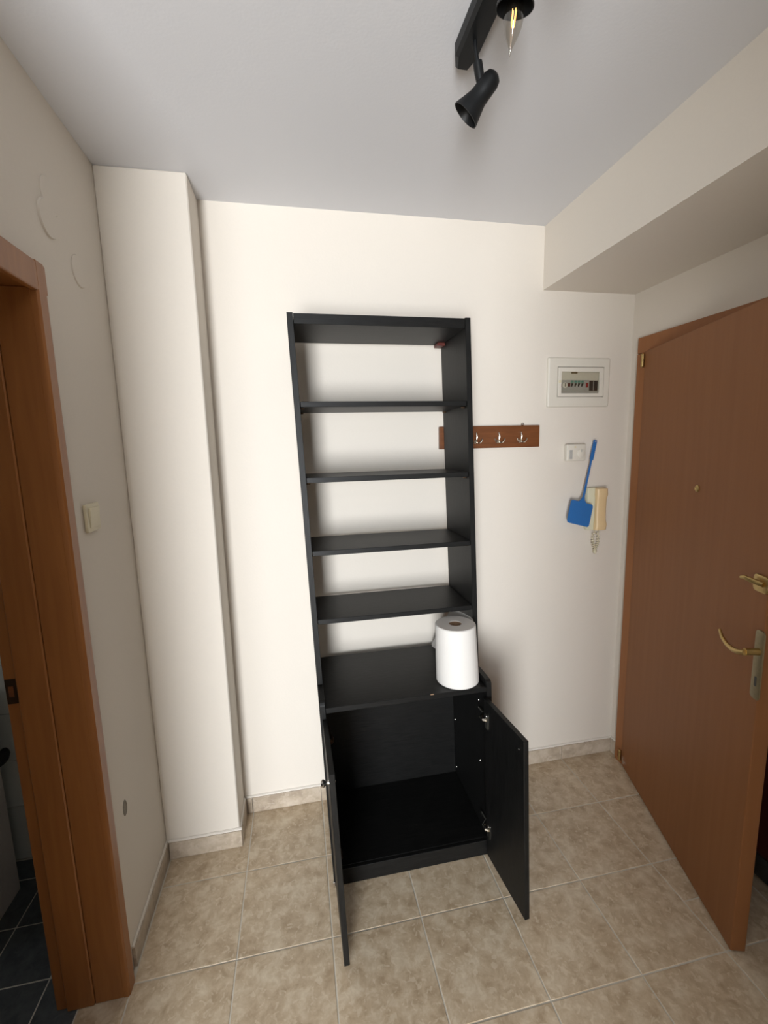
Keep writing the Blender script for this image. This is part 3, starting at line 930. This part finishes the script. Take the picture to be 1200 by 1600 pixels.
# ------------------------------------------------------------------ light switch
ls = empty('light_switch', (XL, -0.480, 1.4525))
tag(ls, 'ivory rocker light switch on the left wall', 'light switch')
def yz_plate(y0, y1, z0, z1, x0, x1, r, name, mat, parent, bev):
    return MB().prism(rrect(y0, y1, z0, z1, r, 3), 'x', x0, x1, bev).build(name, mat, parent, True)
yz_plate(-0.041, 0.041, -0.040, 0.040, 0.0005, 0.010, 0.003, 'plate', M['ivory'], ls, 0.002)
mb = MB().prism(rrect(-0.029, 0.029, -0.030, 0.030, 0.002, 3), 'x', 0.009, 0.0145, 0.0015)
mb.xf(lambda c: Vector((c.x + (0.003 * (c.z / 0.03) if c.x > 0.012 else 0), c.y, c.z)))
mb.build('rocker', M['ivory'], ls, True)

# ------------------------------------------------------------------ ceiling spotlight bar
lp = empty('ceiling_spotlight', (0.587, -1.02, H))
tag(lp, 'black ceiling spotlight bar with swivel heads and clear candle bulb', 'ceiling lamp')
bw, y0, y1 = 0.027, -0.285, 0.275
prof = [(-bw, y0 + 0.03), (-bw + 0.012, y0), (bw - 0.012, y0), (bw, y0 + 0.03), (bw, y1 - 0.03), (bw - 0.012, y1), (-bw + 0.012, y1), (-bw, y1 - 0.03)]
mb = MB()
a_ = [mb.bm.verts.new((x, y, -0.001)) for x, y in prof]
b_ = [mb.bm.verts.new((x, y, -0.026)) for x, y in prof]
c_ = [mb.bm.verts.new((x * 0.78, y + (0.008 if y < 0 else -0.008), -0.036)) for x, y in prof]
n8 = len(prof)
for A, B in ((a_, b_), (b_, c_)):
    for k in range(n8):
        mb.bm.faces.new((A[k], A[(k + 1) % n8], B[(k + 1) % n8], B[k]))
mb.bm.faces.new(a_)
mb.bm.faces.new(c_)
bmesh.ops.recalc_face_normals(mb.bm, faces=mb.bm.faces[:])
mb.build('bar', M['satinblack'], lp)
for yy in (0.205, -0.215):
    MB().lathe([(0.0, 0.0), (0.004, 0.0), (0.0035, 0.0015), (0.0, 0.002)], 12, axis_mat((0.006, yy - 0.0, -0.036), (0, 0, -1)), caps=False).build('screw', M['chrome'], lp, True)
def spot(mouth, back, joint, root_y):
    """head: rounded barrel flaring to an open mouth (positions relative to the lamp)"""
    mouth, back, joint = Vector(mouth), Vector(back), Vector(joint)
    ax = (mouth - back)
    L = ax.length
    mm = axis_mat(back, ax)
    pr_ = [(0.0, 0.0), (0.010, 0.001), (0.017, 0.006), (0.0205, 0.016), (0.021, L * 0.45), (0.0215, L * 0.58), (0.026, L * 0.74), (0.033, L * 0.97), (0.0335, L), (0.0318, L), (0.0305, L * 0.95), (0.022, L * 0.70), (0.018, L * 0.45), (0.0, L * 0.44)]
    head = MB().lathe(pr_, 40, mm, caps=False).build('spot_head', M['satinblack'], lp, True)
    top = Vector((0.0, root_y, -0.034))
    low = top + Vector((0, 0, -0.012))
    mid_ = low.lerp(joint, 0.45)
    arm = MB().tube([top, low, mid_], 0.0045, 12).build('swivel_arm', M['satinblack'], lp, True)
    MB().tube([mid_ + (mid_ - joint) * 0.05, mid_, low.lerp(joint, 0.75), joint], [0.006, 0.0105, 0.0105, 0.009], 14).build('knuckle', M['satinblack'], arm, True)
    return head
o0 = Vector((0.587, -1.02, H))
spot(Vector((0.571, -0.8125, 2.383)) - o0, Vector((0.629, -0.848, 2.450)) - o0, Vector((0.602, -0.826, 2.445)) - o0, 0.190)
h2 = spot(Vector((0.571, -1.049, 2.400)) - o0, Vector((0.574, -1.070, 2.498)) - o0, Vector((0.583, -1.055, 2.478)) - o0, -0.03)
h3 = spot(Vector((0.62, -1.235, 2.40)) - o0, Vector((0.58, -1.20, 2.475)) - o0, Vector((0.592, -1.208, 2.46)) - o0, -0.190)
# candle bulb sticking out of the middle head
bd = Vector((0.571, -1.049, 2.400)) - Vector((0.574, -1.070, 2.498))
bd.normalize()
bo = Vector((0.571, -1.049, 2.400)) - o0 - bd * 0.024
bm_ = axis_mat(bo, bd)
bulb = MB().lathe([(0.009, 0.0), (0.0125, 0.012), (0.0165, 0.030), (0.0172, 0.042), (0.0155, 0.053), (0.0105, 0.066), (0.006, 0.075), (0.0030, 0.082), (0.0016, 0.089), (0.0, 0.094)], 28, bm_, caps=False).build('bulb', M['bulb'], lp, True)
MB().lathe([(0.0, -0.02), (0.008, -0.02), (0.009, 0.004), (0.0, 0.004)], 20, bm_, caps=False).build('bulb_base', M['nickel'], bulb, True)
for q, (ax_, ay_) in enumerate(((0.004, 0.0), (-0.004, 0.0), (0.0, 0.004), (0.0, -0.004))):
    p0 = bm_ @ Vector((ax_, ay_, 0.026))
    p1 = bm_ @ Vector((ax_ * 0.7, ay_ * 0.7, 0.050))
    MB().tube([p0, p1], 0.0009, 6).build('filament', M['filament'], bulb, True)
